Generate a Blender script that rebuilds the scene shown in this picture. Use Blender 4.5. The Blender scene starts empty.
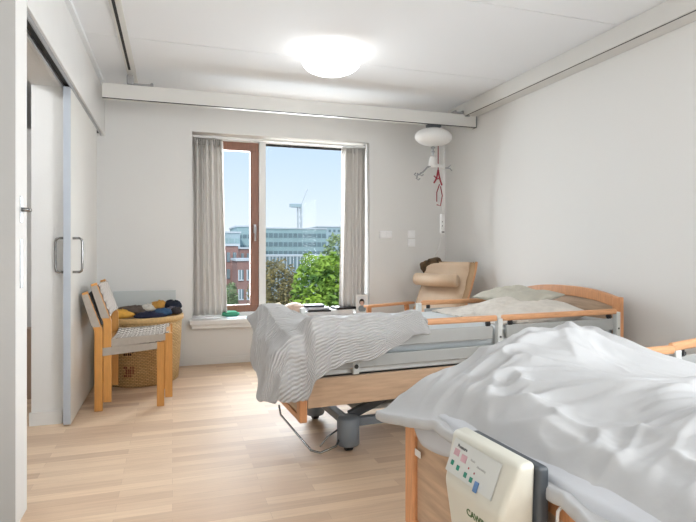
import bpy, bmesh, math, random
from mathutils import Vector, Matrix, noise
random.seed(7)
sc = bpy.context.scene
COL = sc.collection
R = math.radians

# ------------------------------------------------------------------ camera, sky, sun, exposure
cd = bpy.data.cameras.new('camera'); cam = bpy.data.objects.new('camera', cd); COL.objects.link(cam)
cam.location = (0, 0, 1.1); cam.rotation_euler = (R(90), 0, R(-18.1))
cd.sensor_width = 36; cd.lens = 36*537/696; cd.shift_y = -11/696; cd.clip_start = 0.02; cd.clip_end = 600
sc.camera = cam
sc.view_settings.view_transform = 'Standard'; sc.view_settings.look = 'None'
sc.view_settings.exposure = 0.66; sc.view_settings.gamma = 1.0; sc.view_settings.use_curve_mapping = False
world = bpy.data.worlds.new('sky'); sc.world = world; world.use_nodes = True
wn = world.node_tree.nodes; wl = world.node_tree.links; wn.clear()
wo = wn.new('ShaderNodeOutputWorld'); bg = wn.new('ShaderNodeBackground'); tc = wn.new('ShaderNodeTexCoord')
sx = wn.new('ShaderNodeSeparateXYZ'); rp = wn.new('ShaderNodeValToRGB')
wl.new(tc.outputs['Generated'], sx.inputs[0]); wl.new(sx.outputs['Z'], rp.inputs[0])
e = rp.color_ramp.elements
e[0].position = 0.0; e[0].color = (0.88, 0.93, 1.0, 1)
e[1].position = 0.22; e[1].color = (0.56, 0.74, 1.0, 1)
k = rp.color_ramp.elements.new(0.07); k.color = (0.76, 0.87, 1.0, 1)
bg.inputs['Strength'].default_value = 0.71
wl.new(rp.outputs[0], bg.inputs[0]); wl.new(bg.outputs[0], wo.inputs[0])
sd = bpy.data.lights.new('sun', 'SUN'); sd.energy = 1.6; sd.angle = R(8); sd.color = (1, .96, .9)
sun = bpy.data.objects.new('sun', sd); COL.objects.link(sun); sun.rotation_euler = (R(52), 0, R(-30))
# daylight entering through the window opening
ad = bpy.data.lights.new('window_daylight', 'AREA'); ad.shape = 'RECTANGLE'; ad.size = 2.4; ad.size_y = 2.2
ad.energy = 150; ad.color = (0.92, 0.96, 1.0)
al = bpy.data.objects.new('window_daylight', ad); COL.objects.link(al)
al.location = (1.08, 6.45, 1.55); al.rotation_euler = (R(-70), 0, 0)
# added fill light in a made-up window, right wall behind the viewer
fd = bpy.data.lights.new('rear_fill_light', 'AREA'); fd.shape = 'RECTANGLE'; fd.size = 1.5; fd.size_y = 1.7
fd.energy = 112; fd.color = (0.94, 0.97, 1.0)
fl = bpy.data.objects.new('rear_fill_light', fd); COL.objects.link(fl)
fl.location = (2.95, -.65, 1.45); fl.rotation_euler = (0, R(90), 0)
LAMP = 3.4

# ------------------------------------------------------------------ helpers
def srgb(r, g, b):
    f = lambda c: (c/255/12.92) if c/255 <= .04045 else ((c/255+.055)/1.055)**2.4
    return (f(r), f(g), f(b), 1)
def mat(name, c, rough=.6, metal=0, bump=0, bscale=50, var=0, vscale=8, spec=.5, stretch=(1,1,1), trans=0):
    m = bpy.data.materials.new(name); m.use_nodes = True
    n = m.node_tree.nodes; l = m.node_tree.links; b = n['Principled BSDF']
    b.inputs['Base Color'].default_value = c; b.inputs['Roughness'].default_value = rough
    b.inputs['Metallic'].default_value = metal; b.inputs['Specular IOR Level'].default_value = spec
    if trans: b.inputs['Transmission Weight'].default_value = trans
    if var or bump:
        t = n.new('ShaderNodeTexCoord'); mp = n.new('ShaderNodeMapping'); mp.inputs['Scale'].default_value = stretch
        l.new(t.outputs['Object'], mp.inputs[0])
    if var:
        nz = n.new('ShaderNodeTexNoise'); nz.inputs['Scale'].default_value = vscale; nz.inputs['Detail'].default_value = 5
        l.new(mp.outputs[0], nz.inputs[0])
        cr = n.new('ShaderNodeValToRGB')
        cr.color_ramp.elements[0].position = .3; cr.color_ramp.elements[1].position = .7
        cr.color_ramp.elements[0].color = tuple(x*(1-var) for x in c[:3])+(1,)
        cr.color_ramp.elements[1].color = tuple(min(1, x*(1+var*.6)) for x in c[:3])+(1,)
        l.new(nz.outputs[0], cr.inputs[0]); l.new(cr.outputs[0], b.inputs['Base Color'])
    if bump:
        nb = n.new('ShaderNodeTexNoise'); nb.inputs['Scale'].default_value = bscale; nb.inputs['Detail'].default_value = 4
        l.new(mp.outputs[0], nb.inputs[0]); bp = n.new('ShaderNodeBump'); bp.inputs['Strength'].default_value = bump
        bp.inputs['Distance'].default_value = .01
        l.new(nb.outputs[0], bp.inputs['Height']); l.new(bp.outputs[0], b.inputs['Normal'])
    return m
M = {}
M['wall'] = mat('wall_paint', srgb(228, 228, 226), .9, bump=.05, bscale=120)
M['ceil'] = mat('ceiling_paint', srgb(232, 235, 238), .9, bump=.03, bscale=100)
M['white'] = mat('white_lacquer', srgb(228, 228, 226), .45, var=.02, vscale=5)
M['door'] = mat('door_lacquer', srgb(226, 225, 220), .35, var=.02, vscale=3)
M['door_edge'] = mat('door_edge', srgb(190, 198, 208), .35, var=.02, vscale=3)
M['railpaint'] = mat('rail_paint', srgb(215, 214, 210), .4, var=.02, vscale=4)
M['slot'] = mat('dark_slot', srgb(35, 35, 35), .7, var=.2, vscale=30)
M['alu'] = mat('aluminium', srgb(170, 172, 175), .35, metal=.8, var=.08, vscale=30)
M['chrome'] = mat('chrome', srgb(150, 150, 150), .22, metal=1, var=.05, vscale=30)
M['mahog'] = mat('mahogany_window_wood', srgb(136, 92, 72), .4, var=.18, vscale=14, stretch=(8, 8, .6))
M['beech'] = mat('beech_wood', srgb(212, 158, 114), .4, var=.14, vscale=16, stretch=(1.0, 8, 8))
M['beechv'] = mat('beech_wood_upright', srgb(212, 152, 106), .4, var=.14, vscale=16, stretch=(8, 8, .8))
M['chairwood'] = mat('chair_birch', srgb(216, 156, 84), .45, var=.1, vscale=12, stretch=(8, 8, .8))
M['panel'] = mat('oak_laminate', srgb(196, 166, 138), .45, var=.16, vscale=7, stretch=(.9, 5, 8))
M['panely'] = mat('oak_laminate_cross', srgb(190, 162, 136), .45, var=.2, vscale=7, stretch=(5, .9, 8))
M['greymetal'] = mat('light_grey_metal', srgb(205, 208, 206), .4, var=.04, vscale=10)
M['slatgrey'] = mat('grey_slat', srgb(168, 170, 168), .45, var=.04, vscale=10)
M['darkmetal'] = mat('dark_grey_metal', srgb(84, 88, 92), .4, metal=.3, var=.1, vscale=10)
M['castergrey'] = mat('caster_grey', srgb(120, 128, 136), .45, var=.04, vscale=10)
M['black'] = mat('black_plastic', srgb(30, 30, 32), .5, var=.1, vscale=20)
M['mattress'] = mat('mattress_cover', srgb(196, 202, 204), .6, var=.03, vscale=9, bump=.2, bscale=60)
M['duvet_white'] = mat('white_cotton', srgb(178, 179, 180), .85, bump=.12, bscale=26, var=.02, vscale=4)
M['sheet'] = mat('white_sheet', srgb(190, 193, 198), .85, bump=.2, bscale=20, var=.02, vscale=4)
M['ivory'] = mat('ivory_plastic', srgb(200, 199, 188), .35, var=.02, vscale=6)
M['ctrl'] = mat('control_label', srgb(198, 201, 198), .35, var=.01, vscale=6)
M['green'] = mat('green_button', srgb(40, 130, 110), .4, var=.1, vscale=60)
M['pink'] = mat('pink_display', srgb(196, 158, 166), .4, var=.1, vscale=60)
M['blue'] = mat('blue_switch', srgb(90, 125, 170), .4, var=.1, vscale=60)
M['red'] = mat('red_strap', srgb(150, 36, 52), .7, var=.15, vscale=60)
M['darkshell'] = mat('dark_shell', srgb(62, 68, 74), .45, var=.06, vscale=20)
M['leather'] = mat('tan_leather', srgb(204, 178, 150), .5, var=.07, vscale=7, bump=.15, bscale=60)
M['leather2'] = mat('tan_leather_shell', srgb(186, 154, 118), .5, var=.07, vscale=7)
M['web'] = mat('white_webbing', srgb(226, 220, 212), .8, var=.06, vscale=40, bump=.2, bscale=150)
M['webgrey'] = mat('grey_webbing', srgb(180, 172, 162), .8, var=.06, vscale=40, bump=.2, bscale=150)
M['web_shaded'] = mat('shaded_webbing', srgb(88, 88, 86), .85, var=.1, vscale=40, bump=.2, bscale=150)
def weave_mat(name, c, gap):
    m = mat(name, c, .8); n = m.node_tree.nodes; l = m.node_tree.links
    uv = n.new('ShaderNodeUVMap'); uv.uv_map = 'uv'
    br = n.new('ShaderNodeTexBrick'); br.offset = .5; br.inputs['Scale'].default_value = 1; br.inputs['Brick Width'].default_value = 1/8
    br.inputs['Row Height'].default_value = 1/14; br.inputs['Mortar Size'].default_value = .011; br.inputs['Mortar Smooth'].default_value = .6
    br.inputs['Color1'].default_value = c; br.inputs['Color2'].default_value = tuple(x*.93 for x in c[:3])+(1,); br.inputs['Mortar'].default_value = gap
    l.new(uv.outputs[0], br.inputs[0]); l.new(br.outputs[0], n['Principled BSDF'].inputs['Base Color']); return m
M['web'] = weave_mat('woven_white_webbing', srgb(238, 232, 225), srgb(128, 116, 104))
M['web_shaded'] = weave_mat('woven_shaded_webbing', srgb(96, 96, 94), srgb(60, 60, 60))  # dark tone puts the shade on the lower chair's back into colour
M['pillow'] = mat('cream_pillowcase', srgb(208, 202, 193), .85, var=.1, vscale=18, bump=.25, bscale=24)
M['pillow2'] = mat('sage_pillowcase', srgb(186, 182, 169), .85, var=.1, vscale=14, bump=.2, bscale=24)
M['curtain'] = mat('curtain_linen', srgb(226, 223, 219), .9, var=.02, vscale=30, stretch=(3, 3, .3))
M['brick'] = mat('distant_brick', srgb(160, 126, 118), .9, var=.12, vscale=1.5)  # paled in colour to stand in for distance haze
M['teal'] = mat('teal_cladding', srgb(156, 182, 184), .6, var=.08, vscale=.6)
M['teal2'] = mat('pale_cladding', srgb(172, 192, 198), .6, var=.06, vscale=.6)
M['tealdark'] = mat('far_window_glass', srgb(116, 138, 144), .3, var=.15, vscale=1)
M['farwhite'] = mat('far_white', srgb(205, 212, 216), .7, var=.05, vscale=1)
M['ground'] = mat('far_ground', srgb(110, 118, 112), .9, var=.2, vscale=.3)
M['bark'] = mat('bark', srgb(92, 78, 62), .9, var=.2, vscale=4)

def translucent(m, amt):
    n = m.node_tree.nodes; l = m.node_tree.links; b = n['Principled BSDF']; out = n['Material Output']
    tr = n.new('ShaderNodeBsdfTranslucent'); tr.inputs[0].default_value = b.inputs['Base Color'].default_value
    mx = n.new('ShaderNodeMixShader'); mx.inputs[0].default_value = amt
    l.new(b.outputs[0], mx.inputs[1]); l.new(tr.outputs[0], mx.inputs[2]); l.new(mx.outputs[0], out.inputs[0])
translucent(M['curtain'], .2)
def leafmat(name, a, b_):
    m = mat(name, a, .7, var=.0); n = m.node_tree.nodes; l = m.node_tree.links
    t = n.new('ShaderNodeTexCoord'); nz = n.new('ShaderNodeTexNoise'); nz.inputs['Scale'].default_value = 1.6; nz.inputs['Detail'].default_value = 6
    cr = n.new('ShaderNodeValToRGB'); cr.color_ramp.elements[0].position = .35; cr.color_ramp.elements[1].position = .65
    cr.color_ramp.elements[0].color = a; cr.color_ramp.elements[1].color = b_
    l.new(t.outputs['Object'], nz.inputs[0]); l.new(nz.outputs[0], cr.inputs[0]); l.new(cr.outputs[0], n['Principled BSDF'].inputs['Base Color'])
    return m
M['leafgreen'] = leafmat('green_leaves', srgb(70, 108, 44), srgb(160, 192, 72))
M['leafpale'] = leafmat('grey_green_leaves', srgb(128, 150, 110), srgb(176, 190, 140))
M['leafbrown'] = leafmat('olive_brown_leaves', srgb(112, 108, 76), srgb(160, 146, 96))

def glass_mat():
    m = bpy.data.materials.new('window_glass'); m.use_nodes = True
    n = m.node_tree.nodes; l = m.node_tree.links; n.clear()
    o = n.new('ShaderNodeOutputMaterial'); g = n.new('ShaderNodeBsdfTransparent'); g.inputs[0].default_value = (.97, .98, .98, 1)
    s = n.new('ShaderNodeBsdfGlossy'); s.inputs['Roughness'].default_value = .02
    mx = n.new('ShaderNodeMixShader'); mx.inputs[0].default_value = .002
    l.new(g.outputs[0], mx.inputs[1]); l.new(s.outputs[0], mx.inputs[2]); l.new(mx.outputs[0], o.inputs[0]); return m
M['glass'] = glass_mat()
def emis(name, c, s):
    m = bpy.data.materials.new(name); m.use_nodes = True
    b = m.node_tree.nodes['Principled BSDF']; b.inputs['Base Color'].default_value = c
    b.inputs['Emission Color'].default_value = c; b.inputs['Emission Strength'].default_value = s; return m
M['rimlamp'] = emis('opal_acrylic_rim', (1, .985, .96, 1), 1.1)
M['hallfill'] = emis('hall_fill_glow', (.97, .985, 1, 1), 40)  # glow of the added hall fill lamp
M['pier_shade'] = mat('shaded_pier_paint', srgb(168, 168, 166), .9, bump=.05, bscale=120)  # greyer than the walls: the pier face's shade put into its colour
M['lamp'] = emis('lamp_glass', (1, .99, .98, 1), LAMP)

def floor_mat():
    m = bpy.data.materials.new('oak_strip_floor'); m.use_nodes = True
    n = m.node_tree.nodes; l = m.node_tree.links; b = n['Principled BSDF']
    t = n.new('ShaderNodeTexCoord')
    br = n.new('ShaderNodeTexBrick'); br.offset = .37; br.offset_frequency = 2; br.squash = 1
    br.inputs['Scale'].default_value = 1; br.inputs['Brick Width'].default_value = .62; br.inputs['Row Height'].default_value = .068
    br.inputs['Mortar Size'].default_value = .0007; br.inputs['Mortar Smooth'].default_value = .2; br.inputs['Bias'].default_value = -.25
    br.inputs['Color1'].default_value = srgb(238, 212, 183); br.inputs['Color2'].default_value = srgb(206, 174, 146)
    br.inputs['Mortar'].default_value = srgb(204, 174, 148)
    l.new(t.outputs['Object'], br.inputs['Vector'])
    mp = n.new('ShaderNodeMapping'); mp.inputs['Scale'].default_value = (1.3, 22, 1); l.new(t.outputs['Object'], mp.inputs[0])
    nz = n.new('ShaderNodeTexNoise'); nz.inputs['Scale'].default_value = 3; nz.inputs['Detail'].default_value = 6; l.new(mp.outputs[0], nz.inputs[0])
    cr = n.new('ShaderNodeValToRGB'); cr.color_ramp.elements[0].position = .3; cr.color_ramp.elements[1].position = .75
    cr.color_ramp.elements[0].color = (.86, .84, .82, 1); cr.color_ramp.elements[1].color = (1.0, 1.0, 1.0, 1)
    l.new(nz.outputs[0], cr.inputs[0])
    mx = n.new('ShaderNodeMix'); mx.data_type = 'RGBA'; mx.blend_type = 'MULTIPLY'; mx.inputs[0].default_value = 1
    l.new(br.outputs['Color'], mx.inputs[6]); l.new(cr.outputs[0], mx.inputs[7]); l.new(mx.outputs[2], b.inputs['Base Color'])
    b.inputs['Roughness'].default_value = .5; b.inputs['Specular IOR Level'].default_value = .4
    return m
M['floor'] = floor_mat()

def striped(name, c, freq, axis='x'):     # crinkled stripe weave that follows the cloth's own coordinates
    m = mat(name, c, .85); n = m.node_tree.nodes; l = m.node_tree.links
    uv = n.new('ShaderNodeUVMap'); uv.uv_map = 'uv'
    mp = n.new('ShaderNodeMapping'); mp.inputs['Rotation'].default_value = (0, 0, R(-12)); l.new(uv.outputs[0], mp.inputs[0])
    w = n.new('ShaderNodeTexWave'); w.bands_direction = 'Y'; w.inputs['Scale'].default_value = freq
    w.inputs['Distortion'].default_value = .12; w.inputs['Detail'].default_value = 1; w.inputs['Detail Scale'].default_value = 1
    l.new(mp.outputs[0], w.inputs[0])
    bp = n.new('ShaderNodeBump'); bp.inputs['Strength'].default_value = .55; bp.inputs['Distance'].default_value = .012
    l.new(w.outputs[0], bp.inputs['Height']); l.new(bp.outputs[0], n['Principled BSDF'].inputs['Normal'])
    cr = n.new('ShaderNodeValToRGB'); cr.color_ramp.elements[0].color = tuple(x*.90 for x in c[:3])+(1,); cr.color_ramp.elements[1].color = c
    l.new(w.outputs[0], cr.inputs[0]); l.new(cr.outputs[0], n['Principled BSDF'].inputs['Base Color'])
    return m
M['duvet_stripe'] = striped('striped_seersucker', srgb(184, 183, 182), 14)
def wicker():
    m = mat('wicker', srgb(205, 172, 120), .7); n = m.node_tree.nodes; l = m.node_tree.links
    uv = n.new('ShaderNodeUVMap'); uv.uv_map = 'uv'
    br = n.new('ShaderNodeTexBrick'); br.inputs['Scale'].default_value = 1; br.inputs['Brick Width'].default_value = .03
    br.inputs['Row Height'].default_value = .013; br.inputs['Mortar Size'].default_value = .0022; br.inputs['Mortar Smooth'].default_value = .6
    br.inputs['Color1'].default_value = srgb(232, 202, 148); br.inputs['Color2'].default_value = srgb(216, 182, 126); br.inputs['Mortar'].default_value = srgb(150, 112, 68)
    l.new(uv.outputs[0], br.inputs[0]); l.new(br.outputs[0], n['Principled BSDF'].inputs['Base Color'])
    bp = n.new('ShaderNodeBump'); bp.invert = True; bp.inputs['Strength'].default_value = .8; bp.inputs['Distance'].default_value = .004
    l.new(br.outputs['Fac'], bp.inputs['Height']); l.new(bp.outputs[0], n['Principled BSDF'].inputs['Normal']); return m
M['wicker'] = wicker()

def T(o, label=None, cat=None, group=None, kind=None):
    if label: o['label'] = label
    if cat: o['category'] = cat
    if group: o['group'] = group
    if kind: o['kind'] = kind
    return o
def empty(name, loc=(0, 0, 0), rz=0, label=None, cat=None, group=None):
    o = bpy.data.objects.new(name, None); COL.objects.link(o); o.empty_display_size = .1
    o.location = loc; o.rotation_euler = (0, 0, rz); return T(o, label, cat, group)
class MB:
    def __init__(s): s.bm = bmesh.new()
    def box(s, x0, x1, y0, y1, z0, z1, bev=0, mx=None, seg=2):
        r = bmesh.ops.create_cube(s.bm, size=1); vs = r['verts']
        for v in vs: v.co = Vector(((x0+x1)/2+v.co.x*(x1-x0), (y0+y1)/2+v.co.y*(y1-y0), (z0+z1)/2+v.co.z*(z1-z0)))
        if bev:
            es = list({e for v in vs for e in v.link_edges})
            g = bmesh.ops.bevel(s.bm, geom=es, offset=bev, segments=seg, profile=.5, affect='EDGES'); vs = list({v for f in g['faces'] for v in f.verts} | {v for v in vs if v.is_valid})
        if mx: bmesh.ops.transform(s.bm, matrix=mx, verts=vs)
        return s
    def beam(s, a, b, w, h, bev=0):
        a = Vector(a); b = Vector(b); d = b-a; q = d.to_track_quat('X', 'Z')
        return s.box(0, d.length, -w/2, w/2, -h/2, h/2, bev, Matrix.Translation(a) @ q.to_matrix().to_4x4())
    def tube(s, pts, r, n=10, cap=True):
        pts = [Vector(p) for p in pts]; rings = []; prev = None
        for i, p in enumerate(pts):
            d = (pts[min(i+1, len(pts)-1)]-pts[max(i-1, 0)]).normalized()
            if prev is None: u = d.orthogonal().normalized()
            else: u = (prev - d*prev.dot(d)).normalized()
            prev = u; w = d.cross(u); rr = r[i] if isinstance(r, (list, tuple)) else r
            rings.append([s.bm.verts.new(p+(u*math.cos(6.28318*k/n)+w*math.sin(6.28318*k/n))*rr) for k in range(n)])
        for a, b in zip(rings, rings[1:]):
            for k in range(n):
                f = s.bm.faces.new((a[k], a[(k+1) % n], b[(k+1) % n], b[k])); f.smooth = True
        if cap: s.bm.faces.new(rings[0][::-1]); s.bm.faces.new(rings[-1])
        return s
    def lathe(s, prof, c=(0, 0, 0), n=32, mx=None, sx=1, sy=1):
        c = Vector(c); rings = []
        uvl = s.bm.loops.layers.uv.get('uv') or s.bm.loops.layers.uv.new('uv')
        for r, z in prof: rings.append([s.bm.verts.new(c+Vector((r*sx*math.cos(2*math.pi*k/n), r*sy*math.sin(2*math.pi*k/n), z))) for k in range(n)])
        for (a, b, (r0, z0), (r1, z1)) in zip(rings, rings[1:], prof, prof[1:]):
            for k in range(n):
                f = s.bm.faces.new((a[k], a[(k+1) % n], b[(k+1) % n], b[k])); f.smooth = True
                for lp, (uu, vv) in zip(f.loops, ((k, z0), (k+1, z0), (k+1, z1), (k, z1))): lp[uvl].uv = (uu/n*6.283*.33, vv)
        for rg in (rings[0][::-1], rings[-1]):
            try: s.bm.faces.new(rg)
            except ValueError: pass
        if mx: bmesh.ops.transform(s.bm, matrix=mx, verts=[v for r in rings for v in r])
        return s
    def prism(s, pts, x0, x1, mx=None, bev=0):     # polygon in (y,z) extruded along x
        a = [s.bm.verts.new((x0, p[0], p[1])) for p in pts]; b = [s.bm.verts.new((x1, p[0], p[1])) for p in pts]
        n = len(pts); fs = [s.bm.faces.new(a), s.bm.faces.new(b[::-1])]
        for k in range(n): s.bm.faces.new((a[k], b[k], b[(k+1) % n], a[(k+1) % n]))
        vs = a+b
        bmesh.ops.recalc_face_normals(s.bm, faces=list({f for v in vs for f in v.link_faces}))
        if bev:
            es = [e for e in fs[0].edges]+[e for e in fs[1].edges]
            g = bmesh.ops.bevel(s.bm, geom=es, offset=bev, segments=2, profile=.5, affect='EDGES')
            vs = list({v for f in g['faces'] for v in f.verts} | {v for v in vs if v.is_valid})
        if mx: bmesh.ops.transform(s.bm, matrix=mx, verts=vs)
        return s
    def grid(s, nu, nv, fn, uvfn=None):
        uvl = s.bm.loops.layers.uv.get('uv') or s.bm.loops.layers.uv.new('uv')
        V = [[s.bm.verts.new(fn(i/nu, j/nv)) for j in range(nv+1)] for i in range(nu+1)]
        for i in range(nu):
            for j in range(nv):
                f = s.bm.faces.new((V[i][j], V[i+1][j], V[i+1][j+1], V[i][j+1])); f.smooth = True
                for lp, (a, b) in zip(f.loops, ((i, j), (i+1, j), (i+1, j+1), (i, j+1))):
                    lp[uvl].uv = uvfn(a/nu, b/nv) if uvfn else (a/nu, b/nv)
        return s
    def build(s, name, m, parent=None, smooth=False, solid=0, subs=0, sub_off=-1):
        bmesh.ops.recalc_face_normals(s.bm, faces=s.bm.faces[:]) if not solid else None
        me = bpy.data.meshes.new(name); s.bm.to_mesh(me); s.bm.free()
        if smooth:
            for p in me.polygons: p.use_smooth = True
        me.materials.append(m); o = bpy.data.objects.new(name, me); COL.objects.link(o)
        if parent: o.parent = parent
        if solid:
            md = o.modifiers.new('thickness', 'SOLIDIFY'); md.thickness = solid; md.offset = sub_off
        if subs:
            md = o.modifiers.new('smooth', 'SUBSURF'); md.levels = subs; md.render_levels = subs
        return o
def copy_tree(o, parent=None):
    c = o.copy(); COL.objects.link(c)
    if parent: c.parent = parent
    for ch in list(o.children): copy_tree(ch, c)
    return c
def text(name, s, size, m, parent, mx, ext=.0005):
    cu = bpy.data.curves.new(name, 'FONT'); cu.body = s; cu.size = size; cu.extrude = ext; cu.offset = size*.02
    tmp = bpy.data.objects.new('tmp', cu); COL.objects.link(tmp); bpy.context.view_layer.update()
    me = bpy.data.meshes.new_from_object(tmp.evaluated_get(bpy.context.evaluated_depsgraph_get()))
    bpy.data.objects.remove(tmp); me.name = name; me.materials.clear(); me.materials.append(m); me.transform(mx)
    o = bpy.data.objects.new(name, me); COL.objects.link(o); o.parent = parent; return o
def struct(o, label=None): o['kind'] = 'structure'; return o
sm = lambda x: 0 if x <= 0 else 1 if x >= 1 else x*x*(3-2*x)
gs = lambda x, c, w: math.exp(-((x-c)/w)**2)

# ------------------------------------------------------------------ room shell
XR, YB, ZC, YF, XL, XN = 2.877, 5.33, 2.55, -1.6, -.60, -1.5
WX0, WX1, WZ0, WZ1 = .178, 1.978, .43, 2.232
struct(MB().box(-2.8, 3.1, YF-.2, 6.8, -.12, 0).build('floor', M['floor']))
c = MB(); ys = [YF-.2, -.85, .35, 1.55, 2.75, 3.95, 5.15, 5.6]
for a, b in zip(ys, ys[1:]): c.box(XN-.1, 3.1, a+.004, b-.004, ZC, ZC+.03)
c.box(XN-.1, 3.1, YF-.2, 5.6, ZC+.022, ZC+.2)
struct(c.build('ceiling', M['ceil']))
w = MB()
w.box(-.9, WX0, YB, 5.6, 0, ZC+.05).box(WX1, 3.1, YB, 5.6, 0, ZC+.05).box(WX0, WX1, YB, 5.6, 0, WZ0-.07).box(WX0, WX1, YB, 5.6, WZ1, ZC+.05)
struct(w.build('wall_back', M['wall']))
struct(MB().box(XR, 3.1, YF-.2, -1.4, 0, ZC+.05).box(XR, 3.1, .1, YB, 0, ZC+.05).box(XR, 3.1, -1.4, .1, 0, .5).box(XR, 3.1, -1.4, .1, 2.3, ZC+.05).build('wall_right', M['wall']))
struct(MB().box(XN-.2, 3.1, YF-.2, YF, 0, ZC+.05).build('wall_front', M['wall']))
w2 = MB().box(2.98, 3.06, -1.4, .1, .5, .56).box(2.98, 3.06, -1.4, .1, 2.24, 2.3).box(2.98, 3.06, -1.4, -1.34, .56, 2.24).box(2.98, 3.06, .04, .1, .56, 2.24).box(2.98, 3.06, -.68, -.62, .56, 2.24).build('window_added_fill', M['white']); struct(w2)  # unseen window frame, added to house the rear fill light
struct(MB().box(XN-.2, XN, YF, 2.42, 0, ZC+.05).build('wall_left', M['wall']))
# pier beside the doorway and the wall that carries the sliding door
struct(MB().box(-2.7, -.59, 2.42, 2.59, 0, ZC+.05).build('wall_pier', M['pier_shade']))
struct(MB().box(-.84, -.66, 3.81, YB, 0, ZC+.05).box(-.84, -.69, 2.59, 3.81, 2.137, ZC+.05).build('wall_doorway', M['wall']))
struct(MB().box(-.69, -.585, 2.59, YB, 2.137, ZC, .002).build('trim_1', M['white']))           # boxed header over the sliding door
struct(MB().box(-.585, -.555, 2.42, YB, ZC-.028, ZC).build('trim_2', M['ceil']))
struct(MB().box(-.60, -.588, 2.425, 2.592, 0, ZC).build('trim_3', M['wall']))
# neighbouring room behind the doorway
struct(MB().box(-2.9, -2.7, 2.3, 6.8, 0, 2.6).build('wall_hall_left', M['wall']))
struct(MB().box(-2.7, -.84, 6.6, 6.8, 0, 2.6).build('wall_hall_back', M['wall']))
struct(MB().box(-.9, -.84, YB, 6.6, 0, 2.6).build('wall_hall_right', M['wall']))
struct(MB().box(-2.9, -.69, 2.59, 6.8, 2.42, 2.5).build('ceiling_hall', M['ceil']))
struct(MB().box(-.85, -.665, 3.795, 3.81, 0, .085, .002).build('baseboard_hall', M['white']))
struct(MB().box(-.585, XR, YB-.014, YB, 0, .065, .003).build('baseboard_back', M['white']))
struct(MB().box(XR-.014, XR, YF, YB-.014, 0, .065, .003).build('baseboard_right', M['white']))
# sliding door track + door
struct(MB().box(-.655, -.645, 2.6, 5.2, 2.115, 2.137).box(-.605, -.598, 2.6, 5.2, 2.11, 2.137).build('trim_4', M['alu']))
struct(MB().box(-.645, -.607, 2.6, 5.2, 2.132, 2.1365).build('trim_5', M['slot']))
d = MB().box(-.645, -.603, 3.72, 4.93, .012, 2.118, .002).build('door_1', M['door']); struct(d)
MB().box(-.6445, -.6035, 3.7165, 3.7205, .014, 2.116).build('door_edge', M['door_edge'], d)
def dhandle(side):
    x = -.603 if side > 0 else -.645; y = 3.79; L = .055*side
    pts = [(x, y, .96), (x+L*.7, y, .96), (x+L*.93, y, .967), (x+L, y, .985), (x+L, y, 1.15), (x+L*.93, y, 1.168), (x+L*.7, y, 1.175), (x, y, 1.175)]
    MB().tube(pts, .008, 10).build('door_handle', M['chrome'], d)
dhandle(1); dhandle(-1)
# lock plates on the jamb strip
lk = empty('lock_plate', (-.588, 2.50, 0), label='upper grey metal lock plate with thumb turn on the white jamb', cat='lock plate')
MB().box(-.001, .003, -.02, .02, 1.21, 1.32, .001).build('plate', M['alu'], lk)
MB().tube([(0, 0, 1.265), (.025, 0, 1.265), (.025, .03, 1.265)], .009).build('thumb_turn', M['chrome'], lk)
lk = MB().box(-.589, -.585, 2.48, 2.52, .945, 1.145, .001).build('lock_plate', M['alu']); T(lk, 'long lower grey metal plate on the white jamb below the thumb turn', 'lock plate')
# things seen in the hall
hd = empty('hall_door', (-.86, 4.8, 0), R(170), 'white door leaf standing ajar behind the sliding door gap', 'door')
MB().box(0, .8, 0, .04, .01, 2.05, .003).build('leaf', M['white'], hd)
hd.children[0].location = (0, 0, 0)
T(MB().box(-1.5, -.93, 4.50, 4.60, 0, .52, .004).build('cabinet', mat('hall_cabinet', srgb(176, 152, 132), .5, var=.06, vscale=4)), 'low beige brown cabinet side seen through the sliding door gap', 'cabinet')

# ------------------------------------------------------------------ window
win = empty('window_1'); win['kind'] = 'structure'
f = MB(); Y0, Y1 = 5.49, 5.58
f.box(WX0, WX1, Y0, Y1, 2.19, WZ1).box(WX0, WX1, Y0, Y1, WZ0-.02, .475).box(WX0, .225, Y0, Y1, .475, 2.19).box(1.90, WX1, Y0, Y1, .475, 2.19).box(.838, .905, Y0-.02, Y1, .475, 2.19)
f.build('window_frame', M['white'], win)
s = MB(); s.box(.225, .838, Y0+.005, Y1-.01, 2.105, 2.19, .003).box(.225, .838, Y0+.005, Y1-.01, .475, .545, .003).box(.225, .30, Y0+.005, Y1-.01, .545, 2.105, .003).box(.752, .838, Y0+.005, Y1-.01, .545, 2.105, .003)
s.build('casement', M['mahog'], win)
MB().box(.905, 1.9, Y0+.01, Y0+.02, 2.165, 2.19).build('dark_seal', M['slot'], win)
MB().box(.29, .76, 5.535, 5.541, .54, 2.11).build('pane', M['glass'], win)
MB().box(.90, 1.905, 5.535, 5.541, .47, 2.17).build('pane', M['glass'], win)
h = MB().box(.785, .81, Y0-.012, Y0+.006, 1.27, 1.36, .004).tube([(.797, Y0-.01, 1.335), (.797, Y0-.045, 1.335), (.797, Y0-.05, 1.32), (.794, Y0-.05, 1.19)], .009, 8).build('window_handle', M['alu'], win)
struct(MB().box(.15, 2.02, 5.245, 5.50, .39, .435, .006).box(.17, 2.0, 5.262, 5.33, .352, .39, .003).build('window_sill', M['white']))
struct(MB().box(WX1+.002, WX1+.03, 5.324, 5.331, .44, WZ1).build('trim_6', M['white']))
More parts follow.
